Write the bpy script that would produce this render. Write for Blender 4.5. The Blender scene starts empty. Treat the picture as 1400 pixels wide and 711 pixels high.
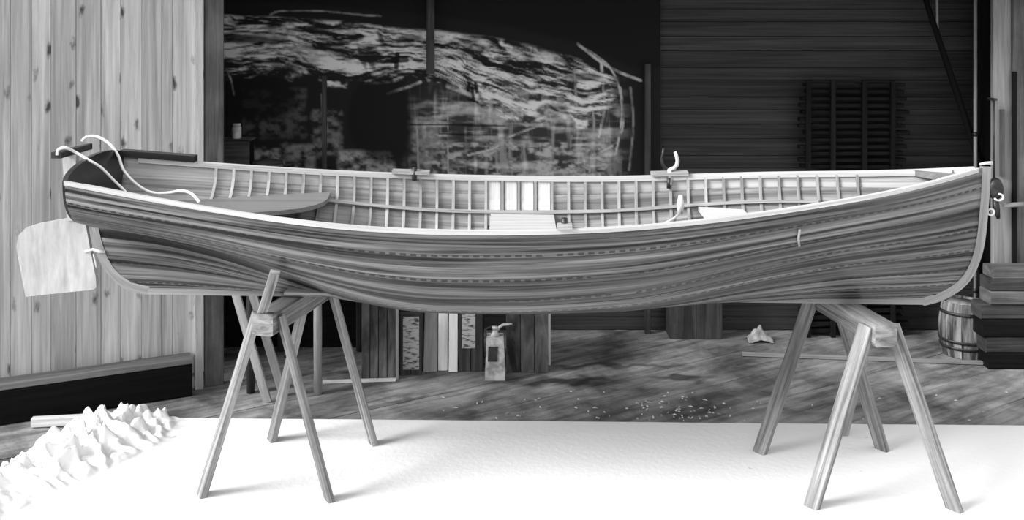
import bpy, math, random
import numpy as np
from mathutils import Vector
random.seed(7); np.random.seed(7)
scene = bpy.context.scene
COL = scene.collection

# ------------------------------------------------------------------ camera, world, light, exposure
F, CX, HY, H = 1350.0, 700.0, 40.0, 2.253          # focal length in px, principal column, horizon row, eye height
cam_d = bpy.data.cameras.new('camera'); cam = bpy.data.objects.new('camera', cam_d); COL.objects.link(cam)
cam_d.sensor_width = 36.0; cam_d.lens = F / 1400 * 36.0
cam_d.shift_y = -(355.5 - HY) / 1400.0
cam.location = (0, 0, H); cam.rotation_euler = (math.radians(90), 0, 0)
cam_d.clip_end = 300
scene.camera = cam

world = bpy.data.worlds.new('overcast_sky'); scene.world = world; world.use_nodes = True
bg = world.node_tree.nodes['Background']; bg.inputs[0].default_value = (1, 1, 1, 1); bg.inputs[1].default_value = 0.92

sun_d = bpy.data.lights.new('sun', 'SUN'); sun = bpy.data.objects.new('sun', sun_d); COL.objects.link(sun)
sun_d.energy = 4.0; sun_d.angle = math.radians(28)
sun.rotation_euler = Vector((0.90, 0.34, -0.60)).to_track_quat('-Z', 'Y').to_euler()
sun.location = (-6, -6, 8)

scene.view_settings.view_transform = 'Standard'; scene.view_settings.look = 'None'
scene.view_settings.exposure = 0.6; scene.view_settings.gamma = 1.0
scene.view_settings.use_curve_mapping = False

# ------------------------------------------------------------------ helpers
def W(px, py, d):                                   # the point seen at a pixel, at distance d from the camera plane
    return Vector(((px - CX) / F * d, d, H - (py - HY) / F * d))
def G(px, py, z=0.0):                               # the point on the ground (height z) seen at a pixel
    d = (H - z) * F / (py - HY)
    return Vector(((px - CX) / F * d, d, z))
LOC = {}
def tag(o, label=None, cat=None, group=None, kind=None):
    if label: o['label'] = label
    if cat: o['category'] = cat
    if group: o['group'] = group
    if kind: o['kind'] = kind
    return o
def thing(name, loc, label, cat, group=None):
    o = bpy.data.objects.new(name, None); COL.objects.link(o); o.location = loc
    o.empty_display_size = 0.1
    LOC[o] = Vector(loc)
    return tag(o, label, cat, group)
class MB:
    def __init__(s): s.v = []; s.f = []; s.uv = []; s.sm = []
    def add(s, verts, faces, uvs=None, smooth=False):
        b = len(s.v); s.v += [tuple(v) for v in verts]
        s.uv += (list(uvs) if uvs is not None else [(v[0], v[2]) for v in verts])
        s.f += [tuple(i + b for i in f) for f in faces]; s.sm += [smooth] * len(faces)
        return s
    def bar(s, p0, p1, w, h, side=(1, 0, 0), c=None, w1=None, h1=None):
        p0 = Vector(p0); p1 = Vector(p1); ax = (p1 - p0); L = ax.length; ax.normalize()
        sd = Vector(side); sd = (sd - ax * sd.dot(ax)).normalized(); up = ax.cross(sd)
        if c is None: c = min(w, h) * 0.08
        vs, uv = [], []
        for k, p in enumerate((p0, p1)):
            ww = (w if k == 0 or w1 is None else w1) / 2; hh = (h if k == 0 or h1 is None else h1) / 2
            ring = [(-ww + c, -hh), (ww - c, -hh), (ww, -hh + c), (ww, hh - c), (ww - c, hh), (-ww + c, hh), (-ww, hh - c), (-ww, -hh + c)]
            for (a, b) in ring:
                vs.append(p + sd * a + up * b); uv.append((k * L, a + b * 1.7))
        fs = [(i, (i + 1) % 8, 8 + (i + 1) % 8, 8 + i) for i in range(8)] + [tuple(range(23, 15, -1)), tuple(range(24, 32))]
        cv = [((vs[i] - p0).dot(sd) * 6, (vs[i] - p0).dot(up) * .8) for i in range(16)]
        return s.add(vs + vs, fs, uv + cv)
    def box(s, lo, hi, grain=0, c=None):
        lo = Vector(lo); hi = Vector(hi); m = (lo + hi) / 2; d = hi - lo
        p0 = m.copy(); p1 = m.copy(); p0[grain] = lo[grain]; p1[grain] = hi[grain]
        oth = [i for i in range(3) if i != grain]
        sd = Vector((0, 0, 0)); sd[oth[0]] = 1
        return s.bar(p0, p1, d[oth[0]], d[oth[1]], sd, c)
    def tube(s, pts, r, n=8, cap=True):
        pts = [Vector(p) for p in pts]; rs = r if isinstance(r, (list, tuple)) else [r] * len(pts)
        vs, uv = [], []; L = 0; up = None
        for i, p in enumerate(pts):
            t = (pts[min(i + 1, len(pts) - 1)] - pts[max(i - 1, 0)]).normalized()
            if up is None:
                up = t.orthogonal().normalized()
            else:
                up = (up - t * up.dot(t)).normalized()
            b = t.cross(up)
            if i: L += (p - pts[i - 1]).length
            for k in range(n):
                a = 2 * math.pi * k / n
                vs.append(p + (up * math.cos(a) + b * math.sin(a)) * rs[i]); uv.append((L, rs[i] * a))
        fs = [(i * n + k, i * n + (k + 1) % n, (i + 1) * n + (k + 1) % n, (i + 1) * n + k) for i in range(len(pts) - 1) for k in range(n)]
        s.add(vs, fs, uv, True)
        if cap:
            b = len(s.v) - len(vs)
            s.f += [tuple(b + k for k in range(n - 1, -1, -1)), tuple(b + (len(pts) - 1) * n + k for k in range(n))]; s.sm += [False, False]
        return s
    def shell(s, outer, inner, uvg, smooth=True):      # closed sheet from two equal grids of points
        m, n = len(outer), len(outer[0])
        vs = [p for r in outer for p in r] + [p for r in inner for p in r]
        uv = [p for r in uvg for p in r] * 2
        o = m * n; fs = []
        for i in range(m - 1):
            for j in range(n - 1):
                a, b, c, d = i * n + j, (i + 1) * n + j, (i + 1) * n + j + 1, i * n + j + 1
                fs.append((a, b, c, d)); fs.append((o + d, o + c, o + b, o + a))
        for i in range(m - 1):
            fs.append((i * n, o + i * n, o + (i + 1) * n, (i + 1) * n))
            a = i * n + n - 1; fs.append((a, a + n, o + a + n, o + a))
        for j in range(n - 1):
            fs.append((j, j + 1, o + j + 1, o + j)); a = (m - 1) * n + j; fs.append((a, o + a, o + a + 1, a + 1))
        return s.add(vs, fs, uv, smooth)
    def lathe(s, c, prof, n=20, smooth=True):
        c = Vector(c); vs = []; uv = []
        for (r, z) in prof:
            for k in range(n):
                a = 2 * math.pi * k / n; vs.append(c + Vector((r * math.cos(a), r * math.sin(a), z))); uv.append((z, a * .15))
        fs = [(i * n + k, i * n + (k + 1) % n, (i + 1) * n + (k + 1) % n, (i + 1) * n + k) for i in range(len(prof) - 1) for k in range(n)]
        fs += [tuple(range(n - 1, -1, -1)), tuple((len(prof) - 1) * n + k for k in range(n))]
        return s.add(vs, fs, uv, smooth)
    def prism(s, poly, off):                            # planar outline pushed along off
        poly = [Vector(p) for p in poly]; off = Vector(off); n = len(poly)
        vs = poly + [p + off for p in poly]
        fs = [tuple(range(n)), tuple(range(2 * n - 1, n - 1, -1))] + [(i, n + i, n + (i + 1) % n, (i + 1) % n) for i in range(n)]
        return s.add(vs, fs, [(v[0], v[1] + v[2]) for v in vs])
    def build(s, name, mat, parent=None, loc=None):
        base = LOC[parent] if parent is not None else Vector(loc if loc is not None else (0, 0, 0))
        me = bpy.data.meshes.new(name)
        me.from_pydata([(v[0] - base[0], v[1] - base[1], v[2] - base[2]) for v in s.v], [], s.f)
        me.polygons.foreach_set('use_smooth', s.sm)
        ul = me.uv_layers.new(name='UVMap')
        idx = np.empty(len(me.loops), dtype=np.int32); me.loops.foreach_get('vertex_index', idx)
        ul.data.foreach_set('uv', np.array(s.uv, dtype=np.float32)[idx].ravel())
        me.materials.append(M[mat] if isinstance(mat, str) else mat)
        me.update()
        import bmesh
        b = bmesh.new(); b.from_mesh(me); bmesh.ops.recalc_face_normals(b, faces=b.faces); b.to_mesh(me); b.free()
        o = bpy.data.objects.new(name, me); COL.objects.link(o)
        if parent is not None: o.parent = parent
        else: o.location = base
        LOC[o] = base
        return o
def copy_part(o, parent, dloc=(0, 0, 0)):
    c = o.copy(); COL.objects.link(c); c.parent = parent; c.location = Vector(o.location) + Vector(dloc); LOC[c] = LOC[parent]; return c

def cr(pts, n=8):
    out = []; P = [Vector(p) for p in pts]
    for i in range(len(P) - 1):
        a, b_, c, d = P[max(i - 1, 0)], P[i], P[i + 1], P[min(i + 2, len(P) - 1)]
        for k in range(n):
            t = k / n; out.append(.5 * ((2 * b_) + (c - a) * t + (2 * a - 5 * b_ + 4 * c - d) * t * t + (3 * b_ - a - 3 * c + d) * t ** 3))
    return out + [P[-1]]
# ------------------------------------------------------------------ materials (the photograph is black and white: all greys)
M = {}
def g(v): return (v, v, v, 1)
def newmat(name, rough=.7, spec=.3):
    m = bpy.data.materials.new(name); m.use_nodes = True; M[name] = m
    nt = m.node_tree; b = nt.nodes['Principled BSDF']; b.inputs['Roughness'].default_value = rough
    b.inputs['Specular IOR Level'].default_value = spec
    return m, nt, b
def nd(nt, t, **k):
    n = nt.nodes.new(t)
    for a, v in k.items(): setattr(n, a, v)
    return n
def mth(nt, op, a, b=None, clamp=False):
    n = nd(nt, 'ShaderNodeMath', operation=op, use_clamp=clamp)
    for i, x in enumerate((a, b)):
        if x is None: continue
        if isinstance(x, (int, float)): n.inputs[i].default_value = x
        else: nt.links.new(x, n.inputs[i])
    return n.outputs[0]
def ramp(nt, fac, stops):
    r = nd(nt, 'ShaderNodeValToRGB'); e = r.color_ramp.elements
    while len(e) < len(stops): e.new(.5)
    for i, (p, v) in enumerate(stops): e[i].position = p; e[i].color = g(v)
    nt.links.new(fac, r.inputs[0]); return r.outputs[0]
def noise(nt, vec, scale, detail=5, dist=0.0, rough=.6):
    n = nd(nt, 'ShaderNodeTexNoise'); n.inputs['Scale'].default_value = scale; n.inputs['Detail'].default_value = detail
    n.inputs['Distortion'].default_value = dist; n.inputs['Roughness'].default_value = rough
    nt.links.new(vec, n.inputs['Vector']); return n.outputs['Fac']
def wood(name, dark, light, us=1.2, vs=28, rough=.65, spec=.3, rnd=.3, lo=.35, hi=.65, knots=0.0, dirt=0.0, bump=.2, dash=False, coat=0, fine=.7):
    m, nt, b = newmat(name, rough, spec)
    tc = nd(nt, 'ShaderNodeTexCoord'); oi = nd(nt, 'ShaderNodeObjectInfo')
    off = mth(nt, 'MULTIPLY', oi.outputs['Random'], 37.0)
    cb = nd(nt, 'ShaderNodeCombineXYZ'); nt.links.new(off, cb.inputs[0]); nt.links.new(off, cb.inputs[1]); nt.links.new(off, cb.inputs[2])
    mp = nd(nt, 'ShaderNodeMapping'); nt.links.new(tc.outputs['UV'], mp.inputs['Vector']); nt.links.new(cb.outputs[0], mp.inputs['Location'])
    mp.inputs['Scale'].default_value = (us, vs, 1)
    n1 = noise(nt, mp.outputs[0], 1.0, 6, .6)
    col = ramp(nt, n1, [(lo, dark), (hi, light)])
    mp2 = nd(nt, 'ShaderNodeMapping'); nt.links.new(tc.outputs['UV'], mp2.inputs['Vector']); nt.links.new(cb.outputs[0], mp2.inputs['Location'])
    mp2.inputs['Scale'].default_value = (us * 3, vs * 4, 1)
    n2 = noise(nt, mp2.outputs[0], 1.0, 3)
    f2 = mth(nt, 'ADD', mth(nt, 'MULTIPLY', n2, fine), 1 - fine / 2)
    fr = mth(nt, 'ADD', mth(nt, 'MULTIPLY', oi.outputs['Random'], rnd), 1 - rnd / 2)
    fac = mth(nt, 'MULTIPLY', f2, fr)
    if knots:
        mk = nd(nt, 'ShaderNodeMapping'); nt.links.new(tc.outputs['UV'], mk.inputs['Vector']); nt.links.new(cb.outputs[0], mk.inputs['Location'])
        mk.inputs['Scale'].default_value = (7, 16, 1)
        vo = nd(nt, 'ShaderNodeTexVoronoi'); nt.links.new(mk.outputs[0], vo.inputs['Vector']); vo.inputs['Scale'].default_value = .55
        dd = mth(nt, 'ADD', vo.outputs['Distance'], mth(nt, 'MULTIPLY', mth(nt, 'SUBTRACT', noise(nt, mk.outputs[0], 1.7, 3), .5), .5))
        kf = nd(nt, 'ShaderNodeMapRange'); kf.clamp = True; nt.links.new(dd, kf.inputs[0])
        kf.inputs[1].default_value = .05; kf.inputs[2].default_value = .2; kf.inputs[3].default_value = 1 - knots; kf.inputs[4].default_value = 1
        fac = mth(nt, 'MULTIPLY', fac, kf.outputs[0])
    if dirt:
        nz = noise(nt, tc.outputs['Object'], 2.6, 5)
        df = nd(nt, 'ShaderNodeMapRange'); df.clamp = True; nt.links.new(nz, df.inputs[0])
        df.inputs[1].default_value = .38; df.inputs[2].default_value = .62; df.inputs[3].default_value = 1 - dirt; df.inputs[4].default_value = 1
        fac = mth(nt, 'MULTIPLY', fac, df.outputs[0])
    if dash:                                            # row of nail heads with painted-in lap shadow along the lower edge of each strake
        sx = nd(nt, 'ShaderNodeSeparateXYZ'); nt.links.new(tc.outputs['UV'], sx.inputs[0])
        fv = mth(nt, 'FRACT', mth(nt, 'MULTIPLY', sx.outputs[1], 1 / .12))
        band = mth(nt, 'MULTIPLY', mth(nt, 'GREATER_THAN', fv, .03), mth(nt, 'LESS_THAN', fv, .12))
        fu = mth(nt, 'FRACT', mth(nt, 'MULTIPLY', sx.outputs[0], 21))
        on = mth(nt, 'MULTIPLY', band, mth(nt, 'LESS_THAN', fu, .6))
        fac = mth(nt, 'MULTIPLY', fac, mth(nt, 'SUBTRACT', 1, mth(nt, 'MULTIPLY', on, mth(nt, 'MULTIPLY', mth(nt, 'GREATER_THAN', noise(nt, tc.outputs['UV'], 2.3, 2), .40), .7))))
    mx = nd(nt, 'ShaderNodeVectorMath', operation='SCALE'); nt.links.new(col, mx.inputs[0]); nt.links.new(fac, mx.inputs['Scale'])
    nt.links.new(mx.outputs[0], b.inputs['Base Color'])
    bp = nd(nt, 'ShaderNodeBump'); bp.inputs['Strength'].default_value = bump; bp.inputs['Distance'].default_value = .004
    nt.links.new(n2, bp.inputs['Height']); nt.links.new(bp.outputs[0], b.inputs['Normal'])
    if coat: b.inputs['Coat Weight'].default_value = coat; b.inputs['Coat Roughness'].default_value = .18
    return m
def mottled(name, dark, light, scale=8, rough=.8, spec=.3, lo=.4, hi=.6, metal=0.0, bump=.1):
    m, nt, b = newmat(name, rough, spec); tc = nd(nt, 'ShaderNodeTexCoord')
    n = noise(nt, tc.outputs['Object'], scale, 6); nt.links.new(ramp(nt, n, [(lo, dark), (hi, light)]), b.inputs['Base Color'])
    b.inputs['Metallic'].default_value = metal
    bp = nd(nt, 'ShaderNodeBump'); bp.inputs['Strength'].default_value = bump; bp.inputs['Distance'].default_value = .01
    nt.links.new(n, bp.inputs['Height']); nt.links.new(bp.outputs[0], b.inputs['Normal'])
    return m
wood('hull_wood', .004, .19, us=.5, vs=30, rough=.4, spec=.4, rnd=.5, lo=.4, hi=.66, dash=True, bump=.1, fine=1.5)
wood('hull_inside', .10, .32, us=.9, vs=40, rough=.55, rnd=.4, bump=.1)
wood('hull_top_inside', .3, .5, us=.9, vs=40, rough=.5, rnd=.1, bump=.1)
wood('rail_wood', .38, .56, us=1, vs=60, rough=.45, rnd=.05, bump=.05)
wood('rib_wood', .22, .42, us=3, vs=80, rough=.5, rnd=.5, bump=.05)
wood('keel_wood', .17, .27, us=2, vs=60, rough=.5, rnd=.1, bump=.05)
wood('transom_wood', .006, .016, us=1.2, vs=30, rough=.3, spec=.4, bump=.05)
wood('seat_wood', .14, .24, us=1, vs=40, rough=.5)
wood('thwart_wood', .4, .55, us=1, vs=40, rough=.5)
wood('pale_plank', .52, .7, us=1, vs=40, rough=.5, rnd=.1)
wood('rudder_wood', .36, .46, us=14, vs=2.2, rough=.6, rnd=0)
wood('horse_wood', .10, .36, us=1.6, vs=36, rough=.75, rnd=.25, dirt=.3)
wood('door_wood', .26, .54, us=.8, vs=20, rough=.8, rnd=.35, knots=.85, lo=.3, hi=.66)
wood('post_wood', .07, .16, us=1.4, vs=26, rough=.8, rnd=.2, dirt=.35)
wood('jamb_wood', .17, .28, us=1.4, vs=26, rough=.8, rnd=.25)
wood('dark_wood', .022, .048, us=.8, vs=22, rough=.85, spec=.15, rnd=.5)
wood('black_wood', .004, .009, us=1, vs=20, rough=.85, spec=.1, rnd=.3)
wood('sill_cap', .09, .2, us=1.2, vs=26, rough=.85)
wood('slat_wood', .003, .009, us=1, vs=30, rough=.8, spec=.15, rnd=.6)
wood('bench_wood', .02, .07, us=1.4, vs=22, rough=.85, rnd=.4, dirt=.4)
wood('crate_wood', .02, .17, us=2.5, vs=11, rough=.85, rnd=.3, dirt=.5)
wood('white_board', .72, .85, us=1, vs=10, rough=.6, rnd=.05)
wood('pale_board', .2, .34, us=1.5, vs=16, rough=.8)
wood('stave_wood', .05, .42, us=2.5, vs=18, rough=.85, rnd=.5, dirt=.5, lo=.38, hi=.6)
mottled('metal_dark', .01, .03, 20, .45, .5)
mottled('metal_bright', .45, .6, 30, .35, .5)
mottled('rope_white', .75, .85, 60, .9)
mottled('tin_pale', .22, .5, 14, .5, .4)
mottled('ground_gravel', .2, .34, 12, .95)
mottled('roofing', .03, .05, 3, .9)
mottled('rag_cloth', .2, .4, 20, .95)
mottled('shaving', .25, .6, 40, .9)
# printed paper: rows of dark illegible specks on pale paper
m, nt, b = newmat('printed_paper', .85)
tc = nd(nt, 'ShaderNodeTexCoord'); mp = nd(nt, 'ShaderNodeMapping'); nt.links.new(tc.outputs['UV'], mp.inputs['Vector']); mp.inputs['Scale'].default_value = (18, 30, 1)
nt.links.new(ramp(nt, noise(nt, mp.outputs[0], 1, 2), [(.36, .05), (.5, .38)]), b.inputs['Base Color'])
# sheet
m, nt, b = newmat('sheet_cloth', .95, .1); tc = nd(nt, 'ShaderNodeTexCoord')
n1 = noise(nt, tc.outputs['Object'], 5.5, 4)
nt.links.new(ramp(nt, n1, [(.24, .35), (.30, .82)]), b.inputs['Base Color'])
bp = nd(nt, 'ShaderNodeBump'); bp.inputs['Strength'].default_value = .25; bp.inputs['Distance'].default_value = .01
nt.links.new(noise(nt, tc.outputs['Object'], 30, 4), bp.inputs['Height']); nt.links.new(bp.outputs[0], b.inputs['Normal'])
# floor planks: dusty old boards with dark patches
m, nt, b = newmat('floor_wood', .9, .2); tc = nd(nt, 'ShaderNodeTexCoord'); oi = nd(nt, 'ShaderNodeObjectInfo')
mp = nd(nt, 'ShaderNodeMapping'); nt.links.new(tc.outputs['UV'], mp.inputs['Vector']); mp.inputs['Scale'].default_value = (2.2, 16, 1)
c1 = ramp(nt, noise(nt, mp.outputs[0], 1, 7, .5), [(.3, .12), (.7, .38)])
d1 = nd(nt, 'ShaderNodeMapRange'); d1.clamp = True; nt.links.new(noise(nt, tc.outputs['Object'], 2.2, 7, .3, .65), d1.inputs[0])
d1.inputs[1].default_value = .36; d1.inputs[2].default_value = .6; d1.inputs[3].default_value = .35; d1.inputs[4].default_value = 1.15
fac = mth(nt, 'MULTIPLY', d1.outputs[0], mth(nt, 'ADD', mth(nt, 'MULTIPLY', oi.outputs['Random'], .25), .87))
wv = nd(nt, 'ShaderNodeVectorMath', operation='MULTIPLY_ADD')      # ragged patch edges
nz = nd(nt, 'ShaderNodeTexNoise'); nz.inputs['Scale'].default_value = 5; nt.links.new(tc.outputs['Object'], nz.inputs['Vector'])
nt.links.new(nz.outputs['Color'], wv.inputs[0]); wv.inputs[1].default_value = (.35, .35, 0); nt.links.new(tc.outputs['Object'], wv.inputs[2])
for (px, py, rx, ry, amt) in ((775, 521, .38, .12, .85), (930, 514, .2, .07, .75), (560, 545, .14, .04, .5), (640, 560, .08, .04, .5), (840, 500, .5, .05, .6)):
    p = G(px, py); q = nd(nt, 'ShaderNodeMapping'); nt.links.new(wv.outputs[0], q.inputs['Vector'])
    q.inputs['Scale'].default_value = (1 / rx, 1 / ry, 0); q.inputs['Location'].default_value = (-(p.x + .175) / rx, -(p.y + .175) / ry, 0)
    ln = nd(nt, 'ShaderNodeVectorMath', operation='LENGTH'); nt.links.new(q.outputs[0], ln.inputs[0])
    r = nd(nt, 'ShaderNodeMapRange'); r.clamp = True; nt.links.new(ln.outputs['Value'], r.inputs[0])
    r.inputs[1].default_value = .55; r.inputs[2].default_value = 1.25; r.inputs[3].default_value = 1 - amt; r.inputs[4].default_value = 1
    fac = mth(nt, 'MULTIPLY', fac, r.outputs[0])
mx = nd(nt, 'ShaderNodeVectorMath', operation='SCALE'); nt.links.new(c1, mx.inputs[0]); nt.links.new(fac, mx.inputs['Scale'])
nt.links.new(mx.outputs[0], b.inputs['Base Color'])
bp = nd(nt, 'ShaderNodeBump'); bp.inputs['Strength'].default_value = .5; bp.inputs['Distance'].default_value = .01
nt.links.new(noise(nt, tc.outputs['Object'], 25, 5), bp.inputs['Height']); nt.links.new(bp.outputs[0], b.inputs['Normal'])
# streaked panel: reads its grey-tone map from the mesh
m, nt, b = newmat('streaked_panel', .85, .15); at = nd(nt, 'ShaderNodeAttribute', attribute_name='tone')
nt.links.new(at.outputs['Color'], b.inputs['Base Color'])

# ------------------------------------------------------------------ ground, floor
tag(MB().box((-30, -20, -.25), (30, 40, -.06), 0).build('ground', 'ground_gravel'), kind='structure', label='pale gravel ground around the shed')
ang = math.radians(32); FU = Vector((math.cos(ang), math.sin(ang), 0)); FN = Vector((-FU.y, FU.x, 0))
flo, fhi = (-4.6, 4.2), (4.8, 7.62)
floor = tag(MB().box((flo[0], flo[1], -.06), (fhi[0], fhi[1], -.022), 0).build('floor', 'black_wood'), kind='structure', label='dusty dark plank floor of the shed')
def clip(poly, axis, val, keep_less):
    out = []
    for i in range(len(poly)):
        a, c = poly[i], poly[(i + 1) % len(poly)]
        ia = (a[axis] <= val) == keep_less; ic = (c[axis] <= val) == keep_less
        if ia: out.append(a)
        if ia != ic:
            t = (val - a[axis]) / (c[axis] - a[axis]); out.append(a + (c - a) * t)
    return out
k0 = 3.465 % .39
for k in range(-2, 26):
    n0 = k0 + (k - 0) * .39 - .39 * 8; n1 = n0 + .39 - .006
    poly = [FU * a + FN * c for a, c in ((-14, n0), (14, n0), (14, n1), (-14, n1))]
    for ax, v, less in ((0, flo[0], False), (0, fhi[0], True), (1, flo[1], False), (1, fhi[1], True)):
        if poly: poly = clip(poly, ax, v, less)
    if len(poly) < 3: continue
    dz = random.uniform(-.004, 0)
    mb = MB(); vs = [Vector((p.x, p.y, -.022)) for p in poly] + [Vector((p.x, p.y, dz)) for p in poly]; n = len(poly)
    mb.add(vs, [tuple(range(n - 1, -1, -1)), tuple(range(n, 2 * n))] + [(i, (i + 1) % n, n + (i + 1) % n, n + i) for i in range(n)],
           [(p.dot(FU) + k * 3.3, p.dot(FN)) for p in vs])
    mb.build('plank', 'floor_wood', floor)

# ------------------------------------------------------------------ shed shell
BD = 7.42                                            # distance of the back wall
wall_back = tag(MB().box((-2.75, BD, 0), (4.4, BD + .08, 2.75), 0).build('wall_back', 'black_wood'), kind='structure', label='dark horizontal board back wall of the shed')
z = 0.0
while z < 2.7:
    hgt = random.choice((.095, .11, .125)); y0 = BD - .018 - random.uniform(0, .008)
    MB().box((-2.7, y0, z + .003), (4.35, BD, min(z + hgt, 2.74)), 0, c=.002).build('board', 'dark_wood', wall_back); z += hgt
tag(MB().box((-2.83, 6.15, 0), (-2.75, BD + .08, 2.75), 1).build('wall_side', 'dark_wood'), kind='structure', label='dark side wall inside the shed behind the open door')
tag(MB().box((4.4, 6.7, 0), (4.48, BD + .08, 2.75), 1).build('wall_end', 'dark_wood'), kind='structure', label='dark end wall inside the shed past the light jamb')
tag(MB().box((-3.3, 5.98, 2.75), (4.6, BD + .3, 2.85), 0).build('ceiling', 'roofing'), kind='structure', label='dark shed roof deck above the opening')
# open board door on the left, standing at an angle
LA = G(0, 582.6); LB = G(263, 542); DU = (LB - LA); DU.z = 0; DU.normalize(); DN = Vector((-DU.y, DU.x, 0))   # DN points to the shed
W0 = LA + DN * .135
def on_wall(px):                                     # coordinate along the door plane seen at a pixel column
    k = (px - CX) / F; a = W0
    return (k * a.y - a.x) / (DU.x - k * DU.y)
us = [on_wall(p) for p in (14, 43, 70, 104, 138, 165, 194, 221, 236, 266, 279)]
u_left = [us[0] - .15 * i for i in range(7, 0, -1)]
edges = u_left + us
wl = MB().bar(W0 + DU * (edges[0] - .01) + DN * .045 + Vector((0, 0, 1.65)), W0 + DU * (edges[-1] + .0) + DN * .045 + Vector((0, 0, 1.65)), 3.1, .03, (0, 0, 1))
wall_left = tag(wl.build('wall_left', 'black_wood'), kind='structure', label='light vertical knotty boards beside the shed opening')
for i in range(len(edges) - 1):
    a, c = edges[i] + .0009, edges[i + 1] - .0009; off = random.uniform(.006, .012)
    m_ = W0 + DU * ((a + c) / 2) + DN * off
    MB().bar(m_ + Vector((0, 0, .1)), m_ + Vector((0, 0, 3.2)), c - a, .028, DU, c=.002).build('board', 'door_wood', wall_left)
# corner post beside the opening: two boards
cp = thing('trim_1', G(283, 541), None, None); tag(cp, 'grey weathered corner post at the edge of the shed opening', kind='structure')
e = us[-1]
MB().bar(W0 + DU * (e + .062) + DN * .03, W0 + DU * (e + .062) + DN * .03 + Vector((0, 0, 3.2)), .118, .07, DU).build('post', 'post_wood', cp)
MB().bar(W0 + DU * (e - .035) - DN * .018, W0 + DU * (e - .035) - DN * .018 + Vector((0, 0, 3.2)), .05, .03, DU).build('batten', 'door_wood', cp)
# dark sill beam along the foot of the door
sb = thing('sill_beam', (LA + LB) / 2, 'long dark sill beam with a worn grey cap below the light boards', 'beam')
A2 = LA - DU * 1.2
MB().bar(A2 + DN * .06 + Vector((0, 0, .1)), LB + DN * .06 + Vector((0, 0, .1)), .2, .115, (0, 0, 1)).build('beam', 'black_wood', sb)
MB().bar(A2 + DN * .065 + Vector((0, 0, .217)), LB + DN * .065 + Vector((0, 0, .217)), .034, .13, (0, 0, 1)).build('cap', 'sill_cap', sb)
# right end of the opening
rw = tag(MB().box((3.36, 6.84, 0), (4.8, 6.9, 2.75), 2).build('wall_right', 'black_wood'), kind='structure', label='board wall to the right of the shed opening')
x = 3.36
while x < 4.75:
    w = .14; MB().box((x + .002, 6.815, 0), (x + w - .002, 6.84, 2.75), 2, c=.002).build('board', 'post_wood', rw); x += w
jb = thing('trim_2', (W(1375, 40, 6.75).x, 6.75, 0), None, None); tag(jb, 'light vertical jamb boards at the right of the shed opening', kind='structure')
def vbar(px0, px1, d, thick, z0, z1, name, mat, par):
    a, c = W(px0, 40, d).x, W(px1, 40, d).x
    return MB().box((a, d, z0), (c, d + thick, z1), 2, c=.003).build(name, mat, par)
vbar(1358, 1383, 6.74, .04, 0, 2.75, 'jamb_board', 'jamb_wood', jb)
vbar(1384, 1403, 6.72, .05, 0, 2.75, 'jamb_board', 'post_wood', jb)
vbar(1385, 1391, 6.70, .02, 0, W(0, 98, 6.7).z, 'batten', 'black_wood', jb)
vbar(1368, 1374, 6.715, .02, 1.25, W(0, 150, 6.7).z, 'batten', 'post_wood', jb)
dp = thing('dark_post', (W(1349, 0, 7.0).x, 7.0, 0), 'square black post with a slanting brace next to the light jamb', 'post')
vbar(1339, 1357, 6.98, .09, 0, 2.75, 'post', 'black_wood', dp)
pp = thing('pipe', (W(1333, 0, 6.97).x, 6.97, 0), 'thin pale vertical pipe in front of the black post', 'pipe')
xx = W(1333.5, 0, 6.95).x
MB().tube([(xx, 6.95, 0), (xx, 6.95, 2.75)], .013, 8).build('pipe', 'jamb_wood', pp)
for zz in (.4, 1.5, 2.5): MB().tube([(xx, 6.95, zz), (xx, 6.95, zz + .03)], .02, 8).build('clamp', 'metal_dark', pp)
p0, p1 = W(1254, -35, 7.2), W(1343, 232, 6.955)
MB().tube([p0 + (p1 - p0) * t for t in (0, .3, .6, 1)], [.02, .022, .024, .025], 8).build('brace', 'black_wood', dp)
p0 = W(1281, -40, 7.3); rp = MB().tube([p0, W(1281, 0, 7.3), W(1281.5, 25, 7.3), W(1281, 41, 7.3)], [.008, .008, .009, .012], 7).build('hanging_rope', 'pale_board', None, p0)
tag(rp, 'short pale rope end hanging beside the slanting black brace', 'rope')

# ------------------------------------------------------------------ streaked panel on the left of the back wall
PD = 7.36
def vnoise(x, y, seed):
    r = np.random.RandomState(seed); T = r.rand(256, 256)
    xi = np.floor(x).astype(int); yi = np.floor(y).astype(int); fx = x - xi; fy = y - yi
    fx = fx * fx * (3 - 2 * fx); fy = fy * fy * (3 - 2 * fy)
    a = T[yi % 256, xi % 256]; b_ = T[yi % 256, (xi + 1) % 256]; c = T[(yi + 1) % 256, xi % 256]; d = T[(yi + 1) % 256, (xi + 1) % 256]
    return (a * (1 - fx) + b_ * fx) * (1 - fy) + (c * (1 - fx) + d * fx) * fy
def fbm(x, y, seed, o=4):
    s = 0; a = .5; t = 0
    for k in range(o): s = s + a * vnoise(x * 2 ** k, y * 2 ** k, seed + k); t += a; a *= .55
    return s / t
def sst(a, b_, x): t = np.clip((x - a) / (b_ - a), 0, 1); return t * t * (3 - 2 * t)
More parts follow.
